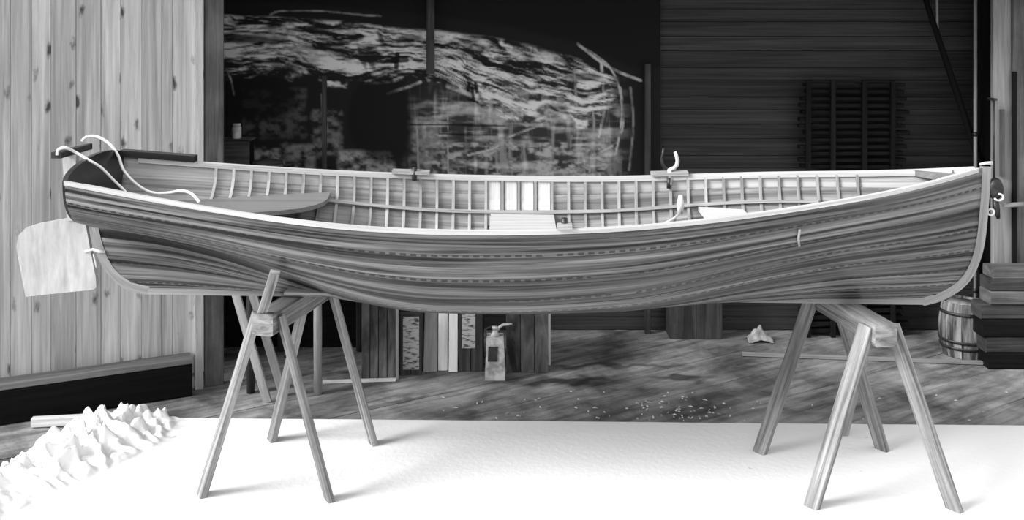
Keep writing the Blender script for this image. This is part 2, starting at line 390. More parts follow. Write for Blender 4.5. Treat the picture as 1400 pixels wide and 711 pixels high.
def tone_map(x, y):                                   # x, y: position on the panel in 1/183 m steps
    xs = [290, 400, 500, 600, 700, 780, 830, 860]; yt = np.interp(x, xs, [20, 24, 33, 42, 57, 77, 97, 112])
    yb = np.interp(x, [290, 380, 430, 480, 520, 560, 600, 650, 720, 800, 850], [104, 96, 112, 122, 112, 106, 112, 138, 166, 172, 150])
    wob = (fbm(x / 60, y / 40, 3) - .5) * 10
    v = (y + wob * .5 - yt) / np.maximum(yb - yt, 5)
    inside = sst(-.03, .05, v) * (1 - sst(.85, 1.05, v + (fbm(x / 18, y / 18, 5) - .5) * .5)) * (1 - sst(825, 850, x + wob))
    st = fbm(x / 75, v * 11 + (fbm(x / 50, y / 30, 9) - .5) * 5, 11); st2 = fbm(x / 22, v * 30, 21, 4)
    band = sst(.40, .66, st * .6 + st2 * .4)
    band = band * (.55 + .6 * st2)
    left_dark = sst(1, .3, np.hypot((x - 335) / 75, (y - 53 - (x - 335) * .03 + wob * .4) / 9))
    band = band * (1 - .9 * left_dark)
    for (cx_, cy_, a_, b_) in ((425, 40, 30, 6), (495, 78, 5, 20), (507, 82, 6, 18), (520, 50, 4, 12), (560, 52, 25, 5), (800, 105, 30, 8)):
        band = band * (1 - .75 * sst(1.1, .5, np.hypot((x - cx_ - (y - cy_) * .3) / a_, (y - cy_) / b_)))
    band = band * (.45 + .75 * sst(.25, .6, fbm(x / 38, y / 22, 14))) * (.7 + .5 * fbm(x / 4, y / 3, 17, 3))
    c = .012 + .85 * band * inside
    # grey lower right field with crossing marks
    fld = sst(545, 600, x + wob * 2) * (1 - sst(820, 870, x + wob)) * sst(100, 150, y + wob) * (1 - sst(225, 330, y))
    n3 = fbm(x / 45, y / 9, 31); n4 = fbm(x / 7, y / 45, 41)
    c = np.maximum(c, .012 + fld * (.30 * sst(.42, .75, n3) * (.4 + 1.1 * fbm(x / 5, y / 5, 47)) + .16 * sst(.5, .75, n4) + .02))
    c = np.where((fld > .3) & (y > 195), np.maximum(c, fld * .34 * sst(.35, .75, fbm(x / 11, y / 6, 51))), c)
    # lower left: dark with a few grey patches
    for (x0, x1, y0, y1, val) in ((305, 345, 192, 260, .13), (345, 385, 202, 260, .08), (385, 432, 196, 260, .055), (462, 540, 206, 260, .09), (425, 470, 150, 215, .04), (560, 600, 165, 260, .05), (330, 420, 120, 190, .02)):
        mk = sst(x0 - 5, x0 + 5, x + wob) * (1 - sst(x1 - 5, x1 + 5, x + wob)) * sst(y0 - 4, y0 + 4, y + wob * .5) * (1 - sst(y1 - 8, y1 + 8, y))
        c = np.maximum(c, mk * val * 2.4 * (.1 + 1.3 * sst(.25, .75, fbm(x / 9, y / 6, 61))))
    # long strokes
    def stroke(pts, w, val, c):
        d = np.full(x.shape, 1e9)
        pts = np.array([tuple(p)[:2] for p in cr([(a_, b3, 0) for a_, b3 in pts], 5)], float) if len(pts) > 2 else np.array(pts, float)
        for i in range(len(pts) - 1):
            a_, b2 = pts[i], pts[i + 1]; ab = b2 - a_; t = np.clip(((x - a_[0]) * ab[0] + (y - a_[1]) * ab[1]) / (ab @ ab), 0, 1)
            d = np.minimum(d, np.hypot(x - a_[0] - t * ab[0], y - a_[1] - t * ab[1]))
        brk = .35 + .9 * sst(.3, .6, fbm(x / 12, y / 12, int(pts[0][0]) % 97))
        return np.maximum(c, 1.5 * val * brk * sst(w, w * .3, d)) if val > .015 else c * (1 - .9 * sst(w, w * .5, d))
    c = stroke([(370, 20), (385, 15), (440, 15), (490, 20), (520, 22)], 2, .12, c)
    c = stroke([(790, 60), (815, 80), (830, 90), (850, 100), (876, 110)], 3, .22, c)
    c = stroke([(800, 66), (830, 88), (845, 115), (850, 150), (846, 190), (835, 235)], 2.2, .2, c)
    c = stroke([(822, 85), (824, 110), (826, 150), (818, 190)], 3, .26, c)
    c = stroke([(848, 120), (852, 165), (842, 195), (810, 212), (770, 222)], 2.5, .2, c)
    c = stroke([(862, 120), (866, 170), (860, 232)], 2.5, .09, c)
    c = stroke([(808, 140), (812, 170), (806, 235)], 2.5, .14, c)
    c = stroke([(785, 95), (788, 150), (782, 190)], 2.5, .13, c)
    c = stroke([(655, 138), (690, 142), (720, 155), (745, 162), (760, 165)], 3, .2, c)
    c = stroke([(760, 162), (720, 178), (695, 188), (675, 203), (640, 212)], 2.5, .2, c)
    c = stroke([(570, 165), (572, 232)], 2, .13, c); c = stroke([(612, 155), (613, 235)], 1.6, .15, c)
    c = stroke([(612, 118), (630, 124), (645, 130)], 5, .22, c)
    c = stroke([(530, 128), (560, 118), (575, 112)], 3, .2, c)
    c = stroke([(440, 130), (445, 170), (462, 200)], 3, .09, c)
    c = stroke([(310, 95), (316, 110), (320, 130)], 2, .18, c)
    for (x0, x1, yy, w) in ((555, 690, 170, 1.2), (600, 680, 183, 1.2)):
        c = stroke([(x0, yy), (x1, yy + 2)], w, .01, c)
    c = stroke([(530, 83), (556, 82)], 4.5, .01, c); c = stroke([(543, 74), (542, 92)], 4.5, .01, c)       # dark cross mark
    for (px, py, qx, qy, w_) in ((641, 114, 640, 124, 3), (650, 114, 652, 126, 3), (642, 120, 652, 121, 2.5), (646, 122, 647, 137, 3), (640, 136, 653, 140, 2)): c = stroke([(px, py), (qx, qy)], w_, .01, c)
    # large dark patch
    mk = sst(1.15, .75, np.hypot((x - 522 + wob) / 42, (y - 165 + wob) / 62)); c = c * (1 - .85 * mk)
    mk = sst(1.1, .8, np.hypot((x - 350) / 60, (y - 135 + wob) / 32)); c = c * (1 - .7 * mk)
    c = c * (1 - .9 * (1 - sst(8, 24, y - (yt - 40) ))) + 0.0
    return np.clip(c, .008, .62)
nx, ny = 400, 260
gx = np.linspace(296, 903, nx); gy = np.linspace(-75, 330, ny)
XX, YY = np.meshgrid(gx, gy); tone = tone_map(XX, YY)
pX = (XX - CX) / F * PD; pZ = H - (YY - HY) / F * PD; relief = -tone * .01
vs = np.stack([pX, PD + relief, pZ], -1).reshape(-1, 3)
fs = [(i * nx + j, (i + 1) * nx + j, (i + 1) * nx + j + 1, i * nx + j + 1) for i in range(ny - 1) for j in range(nx - 1)]
nf = nx * ny
back = [(pX[0, 0], PD + .03, pZ[0, 0]), (pX[0, -1], PD + .03, pZ[0, -1]), (pX[-1, -1], PD + .03, pZ[-1, -1]), (pX[-1, 0], PD + .03, pZ[-1, 0])]
cor = [0, nx - 1, nx * ny - 1, nx * (ny - 1)]
fs += [(nf, nf + 1, nf + 2, nf + 3)]
fs += [tuple(list(range(0, nx)) + [nf + 1, nf]), tuple([r * nx + nx - 1 for r in range(ny)] + [nf + 2, nf + 1]),
       tuple(list(range(nx * ny - 1, nx * (ny - 1) - 1, -1)) + [nf + 3, nf + 2]), tuple([r * nx for r in range(ny - 1, -1, -1)] + [nf, nf + 3])]
me = bpy.data.meshes.new('wall_panel'); me.from_pydata([tuple(v) for v in vs] + back, [], fs)
ca = me.color_attributes.new('tone', 'FLOAT_COLOR', 'POINT')
cc = np.ones((nf + 4, 4), np.float32); cc[:nf, :3] = tone.reshape(-1, 1); cc[nf:, :3] = .01
ca.data.foreach_set('color', cc.ravel()); me.materials.append(M['streaked_panel'])
wp = bpy.data.objects.new('wall_panel', me); COL.objects.link(wp)
tag(wp, 'large black panel with sweeping pale streaks on the back wall', 'panel')
# battens around the panel
hb = MB().box((W(583, 0, 7.25).x, 7.24, W(0, 101, 7.25).z), (W(594, 0, 7.25).x, 7.27, 2.74), 2).build('hanging_batten', 'bench_wood', None, W(588, 101, 7.25))
tag(hb, 'short grey batten hanging in front of the streaked panel', 'batten')
pb = MB().box((W(882, 0, 7.3).x, 7.3, 0), (W(890, 0, 7.3).x, 7.34, W(0, 88, 7.3).z), 2).build('upright_batten', 'bench_wood', None, (W(886, 0, 7.3).x, 7.32, 0))
tag(pb, 'grey upright batten standing at the right edge of the streaked panel', 'batten')
pb = MB().box((W(440, 0, 6.93).x, 6.93, .8), (W(446, 0, 6.93).x, 6.96, W(0, 104, 6.93).z), 2).build('upright_stick', 'bench_wood', None, (W(443, 0, 6.95).x, 6.95, .8))
tag(pb, 'thin dark stick standing upright on the bench before the panel', 'stick')

# slatted rack
rk = thing('slat_rack', W(1166, 330, 7.3), 'dark stack of thin slats with ragged ends against the back wall', 'rack')
yy = 116
while yy < 452:
    a, c = W(1097 + random.uniform(-7, 6), yy, 7.28), W(1235 + random.uniform(-5, 7), yy, 7.28); a.z += random.uniform(-.006, .006)
    MB().bar(a, c, .026, .07, (0, 0, 1)).build('slat', 'slat_wood', rk); yy += 9.3
for px in (1105, 1139, 1182, 1221):
    MB().bar(W(px, 110, 7.225), W(px, 461, 7.225), .035, .02, (1, 0, 0)).build('strap', 'slat_wood', rk)

# ------------------------------------------------------------------ things at the back of the shed
def crate(name, px0, px1, pyt, d, depth, mat, label, cat, rot=0.0, post_edge=False, board_n=4):
    a = W(px0, 40, d).x; c = W(px1, 40, d).x; zt = W(0, pyt, d).z
    t = thing(name, ((a + c) / 2, d + depth / 2, 0), label, cat)
    MB().box((a + .012, d + .012, .005), (c - .012, d + depth - .012, zt - .012), 2).build('core', 'black_wood', t)
    n = board_n; w = (c - a) / n
    for i in range(n):
        MB().box((a + i * w + .002, d, 0), (a + (i + 1) * w - .002, d + .014, zt), 2, c=.002).build('board', mat, t)
    for xx_ in (a, c - .014):
        MB().box((xx_, d + .014, 0), (xx_ + .014, d + depth, zt), 2, c=.002).build('side_board', mat, t)
    MB().box((a, d, zt - .001), (c, d + depth, zt + .014), 0, c=.002).build('lid', mat, t)
    return t, a, c, zt
t, a, c, zt = crate('wooden_chest', 494, 541, 400, G(0, 518).y, .34, 'crate_wood', 'tall stained wooden box with a pale corner strip, beside the printed carton', 'box')
MB().box((c, G(0, 518).y - .01, 0), (c + .018, G(0, 518).y + .02, zt), 2).build('corner_strip', 'pale_board', t)
t, a, c, zt = crate('printed_carton', 546, 576, 430, G(0, 513).y, .2, 'bench_wood', 'narrow box with a worn printed paper face, beside the pale boards', 'box', board_n=2)
d_ = G(0, 513).y
MB().box((W(551, 0, d_).x, d_ - .004, W(0, 505, d_).z), (W(573, 0, d_).x, d_, W(0, 433, d_).z), 0, c=.0005).build('paper_face', 'printed_paper', t)
t, a, c, zt = crate('dark_carton', 627, 660, 415, G(0, 508).y, .3, 'bench_wood', 'dark box with a pale printed label high on its face', 'box', board_n=2)
d_ = G(0, 508).y
MB().box((W(631.5, 0, d_).x, d_ - .004, W(0, 476, d_).z), (W(650, 0, d_).x, d_, W(0, 428, d_).z), 0, c=.0005).build('paper_label', 'printed_paper', t)
t, a, c, zt = crate('tall_cupboard', 692, 750, 395, G(0, 509).y, .4, 'crate_wood', 'tall dark stained cupboard with a pale edge strip behind the spouted can', 'cupboard', board_n=3)
d_ = G(0, 509).y; MB().box((c - .002, d_ - .01, .05), (c + .014, d_ + .02, zt), 2).build('edge_strip', 'pale_board', t)
def lean_board(name, px0, px1, pyb, pyt, mat, label, lean=.06):
    b0 = G((px0 + px1) / 2, pyb); w = (px1 - px0) / F * b0.y; zt = W(0, pyt, b0.y).z
    return tag(MB().bar((b0.x, b0.y, 0), (b0.x, b0.y + lean, zt), w, .022, (1, 0, 0)).build(name, mat, None, b0), label, 'board')
lean_board('grey_board', 579, 597.5, 508, 418, 'pale_board', 'grey weathered board leaning left of the two white boards', .12)
lean_board('white_board', 599, 612, 506, 405, 'white_board', 'bright white board leaning beside the grey weathered board')
lean_board('white_board', 613.5, 625.5, 508, 402, 'white_board', 'bright white board leaning next to the dark labelled box')
# spouted oil can
b0 = G(677, 517); oc = thing('oil_can', b0, 'pale tin can with a dark patch, a spout and a wire handle', 'can')
s_ = b0.y / F
mb = MB(); wb, wt, hh = 28 * s_, 23 * s_, 58 * s_
poly = [(-wb / 2, 0), (wb / 2, 0), (wt / 2, hh), (-wt / 2, hh)]
mb.prism([b0 + Vector((p[0], -.045, p[1])) for p in poly], (0, .1, 0)); mb.build('body', 'tin_pale', oc)
mb = MB(); mb.prism([b0 + Vector((p[0] * s_, -.049, p[1] * s_)) for p in ((-10, 26), (3, 26), (4, 46), (-9, 46))], (0, .004, 0)); mb.build('dark_label', 'metal_dark', oc)
MB().lathe(b0 + Vector((0, 0, hh)), [(.034, 0), (.022, .02), (.016, .03), (.016, .045), (.02, .045), (.02, .06)], 14).build('neck', 'tin_pale', oc)
MB().tube([b0 + Vector((.01, 0, hh + .04)), b0 + Vector((.05, 0, hh + .07)), b0 + Vector((.11, 0, hh + .075))], [.012, .01, .006], 8).build('spout', 'tin_pale', oc)
MB().tube([b0 + Vector((-wt / 2, 0, hh - .01)), b0 + Vector((-wt / 2 - .012, 0, hh + .04)), b0 + Vector((-.03, 0, hh + .06)), b0 + Vector((-.008, 0, hh + .04))], .005, 6).build('handle', 'metal_dark', oc)
# workbench left
BZ = .8; b0 = G(433, 541); bx0, bx1 = -1.70, W(476, 40, b0.y).x
wb_ = thing('workbench', ((bx0 + bx1) / 2, 6.6, 0), 'rough dark workbench with round pole legs behind the boat', 'bench')
for i in range(5):
    MB().box((bx0 if i < 2 else -2.15, b0.y - .02 + i * .19, BZ - .04), (bx1, b0.y + .165 + i * .19, BZ), 0).build('top_plank', 'bench_wood', wb_)
MB().box((-2.15, 7.0, .0), (bx1, 7.03, BZ - .04), 0).build('back_panel', 'black_wood', wb_)
for (lx, ly, mt) in ((b0.x, b0.y + .03, 'pale_board'), (bx1 - .06, 6.92, 'bench_wood'), (bx0 + .08, b0.y + .05, 'bench_wood'), (bx0 + .08, 6.92, 'bench_wood')):
    MB().tube([(lx, ly, 0), (lx, ly, .45), (lx, ly, BZ - .04)], [.024, .026, .022], 10).build('leg', mt, wb_)
for (q0, q1, lab) in ((G(366, 550), W(308, 352, 6.02), 'narrow grey plank leaning on the workbench edge, its foot nearest the sheet'), (G(388, 541), W(331, 354, 6.02), 'wide grey plank leaning on the workbench edge next to the narrow one')):
    tag(MB().bar(q0, q1, .05 if 'narrow' in lab else .075, .022, (1, 0, 0)).build('leaning_plank', 'pale_board' if 'narrow' in lab else 'post_wood', None, q0), lab, 'plank')
t = thing('storage_box', (W(325, 0, 6.75).x, 6.75, BZ), 'pale grey wooden box on the workbench by the corner post', 'box')
a, c = W(296, 0, 6.75).x, W(341, 0, 6.75).x; zt = W(0, 191, 6.75).z
MB().box((a + .01, 6.76, BZ), (c - .01, 6.92, zt - .01), 2).build('core', 'black_wood', t)
for i in range(3):
    h0 = BZ + (zt - BZ) * i / 3; MB().box((a, 6.745, h0 + .003), (c, 6.76, BZ + (zt - BZ) * (i + 1) / 3 - .003), 0, c=.002).build('slat', 'bench_wood', t)
MB().box((a, 6.745, zt - .012), (c, 6.93, zt), 0).build('lid', 'crate_wood', t)
b0 = W(323.5, 191, 6.82); b0.z = zt
jr = thing('tin_jar', b0, 'small pale jar with a lid on the wooden box', 'jar')
MB().lathe(b0, [(.03, 0), (.033, .004), (.033, .075), (.027, .088)], 14).build('body', 'tin_pale', jr)
MB().lathe(b0 + Vector((0, 0, .088)), [(.029, 0), (.029, .014), (.026, .017)], 14).build('lid', 'tin_pale', jr)
q = thing('paint_pot', (W(366, 0, 6.8).x, 6.8, BZ), 'dull grey lidded pot standing on the workbench', 'pot')
MB().lathe((W(366, 0, 6.8).x, 6.8, BZ), [(.10, 0), (.105, .01), (.105, .5), (.11, .5), (.11, .52), (.1, .53)], 18).build('body', 'crate_wood', q)
MB().lathe((W(366, 0, 6.8).x, 6.8, BZ + .53), [(.103, 0), (.103, .015), (.02, .03)], 18).build('lid', 'bench_wood', q)
# cabinet far back
t, a, c, zt = crate('low_cabinet', 916, 988, 330, 7.18, .2, 'bench_wood', 'low dark cabinet against the back wall beyond the boat', 'cabinet', board_n=2)
for xx_ in ((a + c) / 2 - .03, (a + c) / 2 + .03): MB().lathe((xx_, 7.17, .3), [(.004, 0), (.012, .006), (.012, .016), (.004, .02)], 10).build('knob', 'metal_dark', t)
# rag
b0 = Vector((W(1038, 0, 7.15).x, 7.15, 0)); gn = 16; vs = []; 
for i in range(gn):
    for j in range(gn):
        u_, v_ = i / (gn - 1) * 2 - 1, j / (gn - 1) * 2 - 1; rr = max(0, 1 - math.hypot(u_, v_) / 1.25)
        vs.append(b0 + Vector((u_ * .09, v_ * .07, .004 + .13 * rr ** 1.1 * (.75 + .25 * math.sin(5 * u_ + 7 * v_) * math.cos(6 * u_ - 3 * v_)))))
mb = MB(); mb.add(vs, [(i * gn + j, (i + 1) * gn + j, (i + 1) * gn + j + 1, i * gn + j + 1) for i in range(gn - 1) for j in range(gn - 1)], None, True)
tag(mb.build('rag', 'rag_cloth', None, b0), 'small pale crumpled rag on the floor at the back wall', 'rag')
# battens on the floor
q0, q1 = G(1015, 484, .012), G(1400, 498, .012)
tag(MB().bar(q0, q1, .03, .022, (0, 1, 0)).build('floor_batten', 'pale_board', None, (q0 + q1) / 2), 'long pale batten lying on the floor in front of the keg', 'batten')
q0, q1 = G(441, 522, .008), G(541, 519, .008)
tag(MB().bar(q0, q1, .03, .014, (0, 1, 0)).build('floor_stick', 'pale_plank', None, (q0 + q1) / 2), 'thin white stick lying on the floor before the tall wooden box', 'stick')
# keg
b0 = G(1318, 493); b0.y += .15; b0.x = W(1318, 0, b0.y).x
kg = thing('keg', b0, 'small wooden keg with whitened staves and dark hoops', 'keg')
RH = .365
def kr(z_): return .142 + .024 * math.sin(math.pi * z_ / RH)
NS = 18
for k in range(NS):
    a0, a1 = 2 * math.pi * k / NS + .008, 2 * math.pi * (k + 1) / NS - .008; pr = random.uniform(-.002, .002)
    zs_ = [0, .06, .12, .18, .24, .3, RH + random.uniform(-.004, .004)]
    out = [[b0 + Vector((math.cos(a_) * (kr(z_) + pr), math.sin(a_) * (kr(z_) + pr), z_)) for a_ in (a0, (a0 + a1) / 2, a1)] for z_ in zs_]
    inn = [[b0 + Vector((math.cos(a_) * (kr(z_) - .014), math.sin(a_) * (kr(z_) - .014), z_)) for a_ in (a0, (a0 + a1) / 2, a1)] for z_ in zs_]
    MB().shell(out, inn, [[(z_, k * .06 + j * .028) for j in range(3)] for z_ in zs_], False).build('stave', 'stave_wood', kg)
for z0 in (.055, .1, .29):
    MB().lathe(b0, [(kr(z0) + .001, z0), (kr(z0) + .005, z0 + .001), (kr(z0 + .022) + .005, z0 + .021), (kr(z0 + .022) + .001, z0 + .022)], 24).build('hoop', 'metal_dark', kg)
MB().lathe(b0 + Vector((0, 0, RH - .03)), [(.126, 0), (.126, .015)], 20).build('head', 'pale_board', kg)
# timbers stacked at the right, a pulley block
zt_ = [0, .105, .21, .33, .43, .52, .60, .67]
for i in range(7):
    x0 = 3.14 + random.uniform(-.03, .05); mt = 'post_wood' if i in (4, 6) else 'bench_wood' if i % 2 else 'black_wood'
    hh = zt_[i + 1] - zt_[i]
    o = MB().box((x0, 6.53 + random.uniform(0, .02), zt_[i]), (4.5, 6.69, zt_[i + 1] - .002), 0).build('timber', mt, None, (3.8, 6.6, zt_[i]))
    tag(o, ('lowest, black', 'second from bottom, dark', 'third from bottom, black', 'fourth from bottom, dark', 'fifth from bottom, grey', 'sixth from bottom, dark', 'topmost, grey')[i] + ' timber of the stack right of the keg', 'timber')
b0 = W(1361, 258, 6.65)
bl = thing('pulley_block', W(1361, 300, 6.6), 'dark round pulley block with a pale strap hanging on the jamb', 'pulley')
mb = MB(); mb.lathe((0, 0, 0), [(.02, -.03), (.055, -.028), (.065, -.01), (.065, .01), (.055, .028), (.02, .03)], 16)
mb.v = [(b0.x + v[0] * .75, b0.y + v[2], b0.z + v[1] * 1.15) for v in mb.v]; mb.build('sheave', 'metal_dark', bl)
MB().tube([b0 + Vector((0, .02, .6 * t_)) for t_ in (0.1, .5, 1.0)], .006, 6).build('cord', 'metal_dark', bl)
MB().tube([b0 + Vector((0, -.01, .6)), b0 + Vector((0, .098, .6))], .01, 6).build('peg', 'metal_dark', bl)
MB().tube([b0 + Vector((-.035 + .03 * math.cos(a_) + .035, -.045, -.05 + .022 * math.sin(a_))) for a_ in np.linspace(-2.8, 1.6, 12)], .007, 6).build('strap', 'rope_white', bl)
MB().tube([b0 + Vector((0, 0, -.07)), b0 + Vector((.005, 0, -.14)), b0 + Vector((.02, 0, -.2))], [.02, .025, .012], 8).build('hook', 'metal_dark', bl)
o = MB().tube([W(1372, 281, 6.64), W(1405, 279, 6.64)], .016, 8).build('rail_peg', 'pale_board', None, W(1388, 280, 6.64)); tag(o, 'pale horizontal peg fixed across the light jamb', 'peg')

# ------------------------------------------------------------------ white sheet on the ground, bunched up at its left end
def eL(d): return np.interp(d, [2.2, 3.6, 4.6, 4.95, 5.29, 5.55, 5.72], [-3.3, -3.0, -2.72, -2.62, -2.53, -2.42, -2.28])
def eR(d): return np.interp(d, [2.2, 3.6, 4.68, 4.985, 5.335, 5.72], [-2.9, -2.6, -2.40, -2.2, -2.03, -2.02])
rows = np.concatenate([np.linspace(2.2, 4.4, 40), np.linspace(4.415, 5.72, 150)])
nu1, nu2 = 80, 44
uu = np.concatenate([np.linspace(0, 1, nu1), 1 + np.linspace(.02, 1, nu2)])
RR, UU = np.meshgrid(rows, uu, indexing='ij')
dback = np.interp(UU, [0, 1, 2], [5.69, 5.70, 5.56])
DD = 2.2 + (RR - 2.2) / (5.72 - 2.2) * (dback - 2.2)
XL, XR = eL(DD), eR(DD)
SX = np.where(UU <= 1, XL + (XR + .12 - XL) * UU, (XR + .12) + (4.3 - XR - .12) * (UU - 1))
q_ = np.clip(UU, 0, 1)
bunch = np.where(UU <= 1, np.sin(np.pi * np.clip(q_ * .94 + .06, 0, 1)) ** .8 * (1 - q_ * .45), 0)
amp = np.interp(DD, [2.2, 4.4, 4.8, 5.2, 5.5, 5.72], [.03, .09, .14, .16, .165, .11])
along = DD * 1.0 + (SX + 2.4) * .55
wob_ = (fbm(SX * 3.2 + 3, DD * 3.6, 71, 4) - .5) * 5.0
rmf = 1 - np.abs(2 * fbm(SX * 9 + 5, DD * 9 - SX * 4, 73, 2) - 1) * 2.6
rid = (.5 + .5 * np.cos(2 * np.pi * (along / .125 + wob_ * .8 + q_ * .7))) ** 1.3
rid2 = (.5 + .5 * np.cos(2 * np.pi * (along / .062 + wob_ * 2.0 - q_ * 1.5)))
blob = fbm(SX * 6 + 9, DD * 6, 75, 3)
SZ = .008 + bunch * amp * np.clip(.10 + .75 * rid * (.3 + blob) + .14 * rid2 + .32 * rmf + .55 * (blob - .4), .03, 1.4)
SZ += np.where(UU > .9, .004 * (fbm(SX * 1.3, DD * 3, 81) - .3) * sst(.9, 1.2, UU), 0)
SXf = SX + np.where(UU <= 1, .05 * bunch * (fbm(DD * 9, SX * 3, 85) - .5), 0)
DDf = DD + np.where(UU <= 1, .05 * bunch * (fbm(DD * 4, SX * 9, 87) - .5), .006 * (fbm(SX * 2, SX * 0, 91) - .5))
n0, n1 = RR.shape
vs = np.stack([SXf, DDf, SZ], -1).reshape(-1, 3)
mb = MB(); mb.add([tuple(v) for v in vs], [(i * n1 + j, i * n1 + j + 1, (i + 1) * n1 + j + 1, (i + 1) * n1 + j) for i in range(n0 - 1) for j in range(n1 - 1)], None, True)
sh = mb.build('ground_sheet', 'sheet_cloth', None, (.8, 4.4, .0)); tag(sh, 'wide white sheet on the ground, bunched into folds at one end', 'sheet')
q0, q1 = G(44, 577, .03), G(165, 571, .035)
tag(MB().bar(q0, q1, .045, .05, (0, 1, 0)).build('sheet_pole', 'pale_plank', None, (q0 + q1) / 2 * 1.0), 'pale wooden pole end lying under the bunched white sheet', 'pole')
# shavings on the floor
mb = MB()
for i in range(110):
    px = random.gauss(925, 55) if i % 3 else random.uniform(560, 1380); py = random.gauss(561, 10) if i % 3 else random.uniform(535, 580)
    if py > 578 or py < 530: continue
    c0 = G(px, py); a_ = random.uniform(0, 3.1); l_ = random.uniform(.006, .02); w_ = random.uniform(.003, .008)
    u_ = Vector((math.cos(a_), math.sin(a_), 0)); v_ = Vector((-u_.y, u_.x, 0))
    mb.add([c0 + u_ * l_ + Vector((0, 0, .001)), c0 + v_ * w_ + Vector((0, 0, .001)), c0 - u_ * l_ + Vector((0, 0, .001)), c0 - v_ * w_ + Vector((0, 0, .001)), c0 + Vector((0, 0, .009))], [(0, 1, 4), (1, 2, 4), (2, 3, 4), (3, 0, 4), (3, 2, 1, 0)])
tag(mb.build('wood_shavings', 'shaving'), 'scattered pale wood chips on the dusty floor', 'wood chips', kind='stuff')

# ------------------------------------------------------------------ the boat
Xk = np.array([-2.13, -1.4, -.7, 0, .7, 1.4, 2.0, 2.385])
Bk = np.array([.346, .502, .614, .621, .547, .395, .176, 0.0]); Zk = np.array([1.541, 1.457, 1.401, 1.384, 1.401, 1.453, 1.507, 1.56]); HEEL = .046
def spl(xk, yk):
    n = len(xk); h = np.diff(xk); A = np.eye(n); r = np.zeros(n)
    for i in range(1, n - 1):
        A[i, i - 1] = h[i - 1]; A[i, i] = 2 * (h[i - 1] + h[i]); A[i, i + 1] = h[i]; r[i] = 6 * ((yk[i + 1] - yk[i]) / h[i] - (yk[i] - yk[i - 1]) / h[i - 1])
    Mm = np.linalg.solve(A, r)
    def f(x):
        i = int(np.clip(np.searchsorted(xk, x) - 1, 0, n - 2)); a = xk[i + 1] - x; b_ = x - xk[i]
        return (Mm[i] * a ** 3 + Mm[i + 1] * b_ ** 3) / (6 * h[i]) + (yk[i] / h[i] - Mm[i] * h[i] / 6) * a + (yk[i + 1] / h[i] - Mm[i + 1] * h[i] / 6) * b_
    return f
fB, fZ = spl(Xk, Bk), spl(Xk, Zk)
def dcen(x): return 5.05 + (x + 2.17) / 4.55 * (4.94 - 5.05)
def zkeel(x): return float(np.interp(x, [-1.9, 2.1], [.903, .877]))        # underside of the keel
KH = .021
def prof(pix, d, nsm=40):                            # a profile curve on the centre plane: pixel list -> (x, z) resampled by length
    P = np.array([[W(a, b_, d).x, W(a, b_, d).z] for a, b_ in pix]); L = np.r_[0, np.cumsum(np.hypot(*np.diff(P, axis=0).T))]
    fx, fz = spl(L, P[:, 0]), spl(L, P[:, 1])
    return np.array([[fx(q), fz(q)] for q in np.linspace(0, L[-1], nsm)])
stem_out = prof([(1262, 417.5), (1285, 411), (1306, 400), (1322, 386), (1335, 364), (1343, 338), (1348, 300), (1351, 262), (1353, 228)], dcen(2.3))
post_out = prof([(205, 402), (180, 396.5), (160, 385), (145, 369), (134, 348), (127, 325), (122, 301)], dcen(-2.1))
def inset(P, k, sgn):                               # move a profile towards the hull
    T = np.gradient(P, axis=0); T /= np.hypot(T[:, 0], T[:, 1])[:, None]; N = np.stack([-T[:, 1], T[:, 0]], -1) * sgn; return P + N * k
stem_in = inset(stem_out, .034, 1); post_in = inset(post_out, .034, -1)
TB = .45                                             # share of the stern section that runs up the sternpost
def stern_sec(t):
    if t <= TB:
        i = t / TB * (len(post_in) - 1); a = int(min(i, len(post_in) - 2)); p = post_in[a] * (1 - (i - a)) + post_in[a + 1] * (i - a); return p[0], .012, p[1]
    p = post_in[-1]; th = (t - TB) / (1 - TB) * math.pi / 2; n_ = 2.4
    y = .012 + (.346 - .012) * math.sin(th) ** (2 / n_); zz = p[1] + (1.541 - p[1]) * (1 - math.cos(th) ** (2 / n_)); return p[0] + (-2.13 - p[0]) * (t - TB) / (1 - TB), y, zz
def stem_sec(t):
    i = t * (len(stem_in) - 1); a = int(min(i, len(stem_in) - 2)); p = stem_in[a] * (1 - (i - a)) + stem_in[a + 1] * (i - a); return p[0], .012, p[1]
_cache = {}
def gen_sec(s):
    if s in _cache: return _cache[s]
    xg = -2.13 + 4.515 * s; B = max(fB(xg), .012); zs = fZ(xg); zb = zkeel(xg) + KH
    n_ = float(np.interp(xg, [-2.13, -1.5, -.8, -.3, .1, .6, 1.1, 1.7, 2.1, 2.385], [1.5, 1.9, 2.55, 3.0, 3.05, 2.75, 2.0, 1.35, 1.1, 1.0]))
    th = np.linspace(0, math.pi / 2, 120); y = .012 + (B - .012) * np.sin(th) ** (2 / n_); zz = zb + (zs - zb) * (1 - np.cos(th) ** (2 / n_))
    L = np.r_[0, np.cumsum(np.hypot(np.diff(y), np.diff(zz)))]; _cache[s] = (y, zz, L / L[-1], L[-1]); return _cache[s]
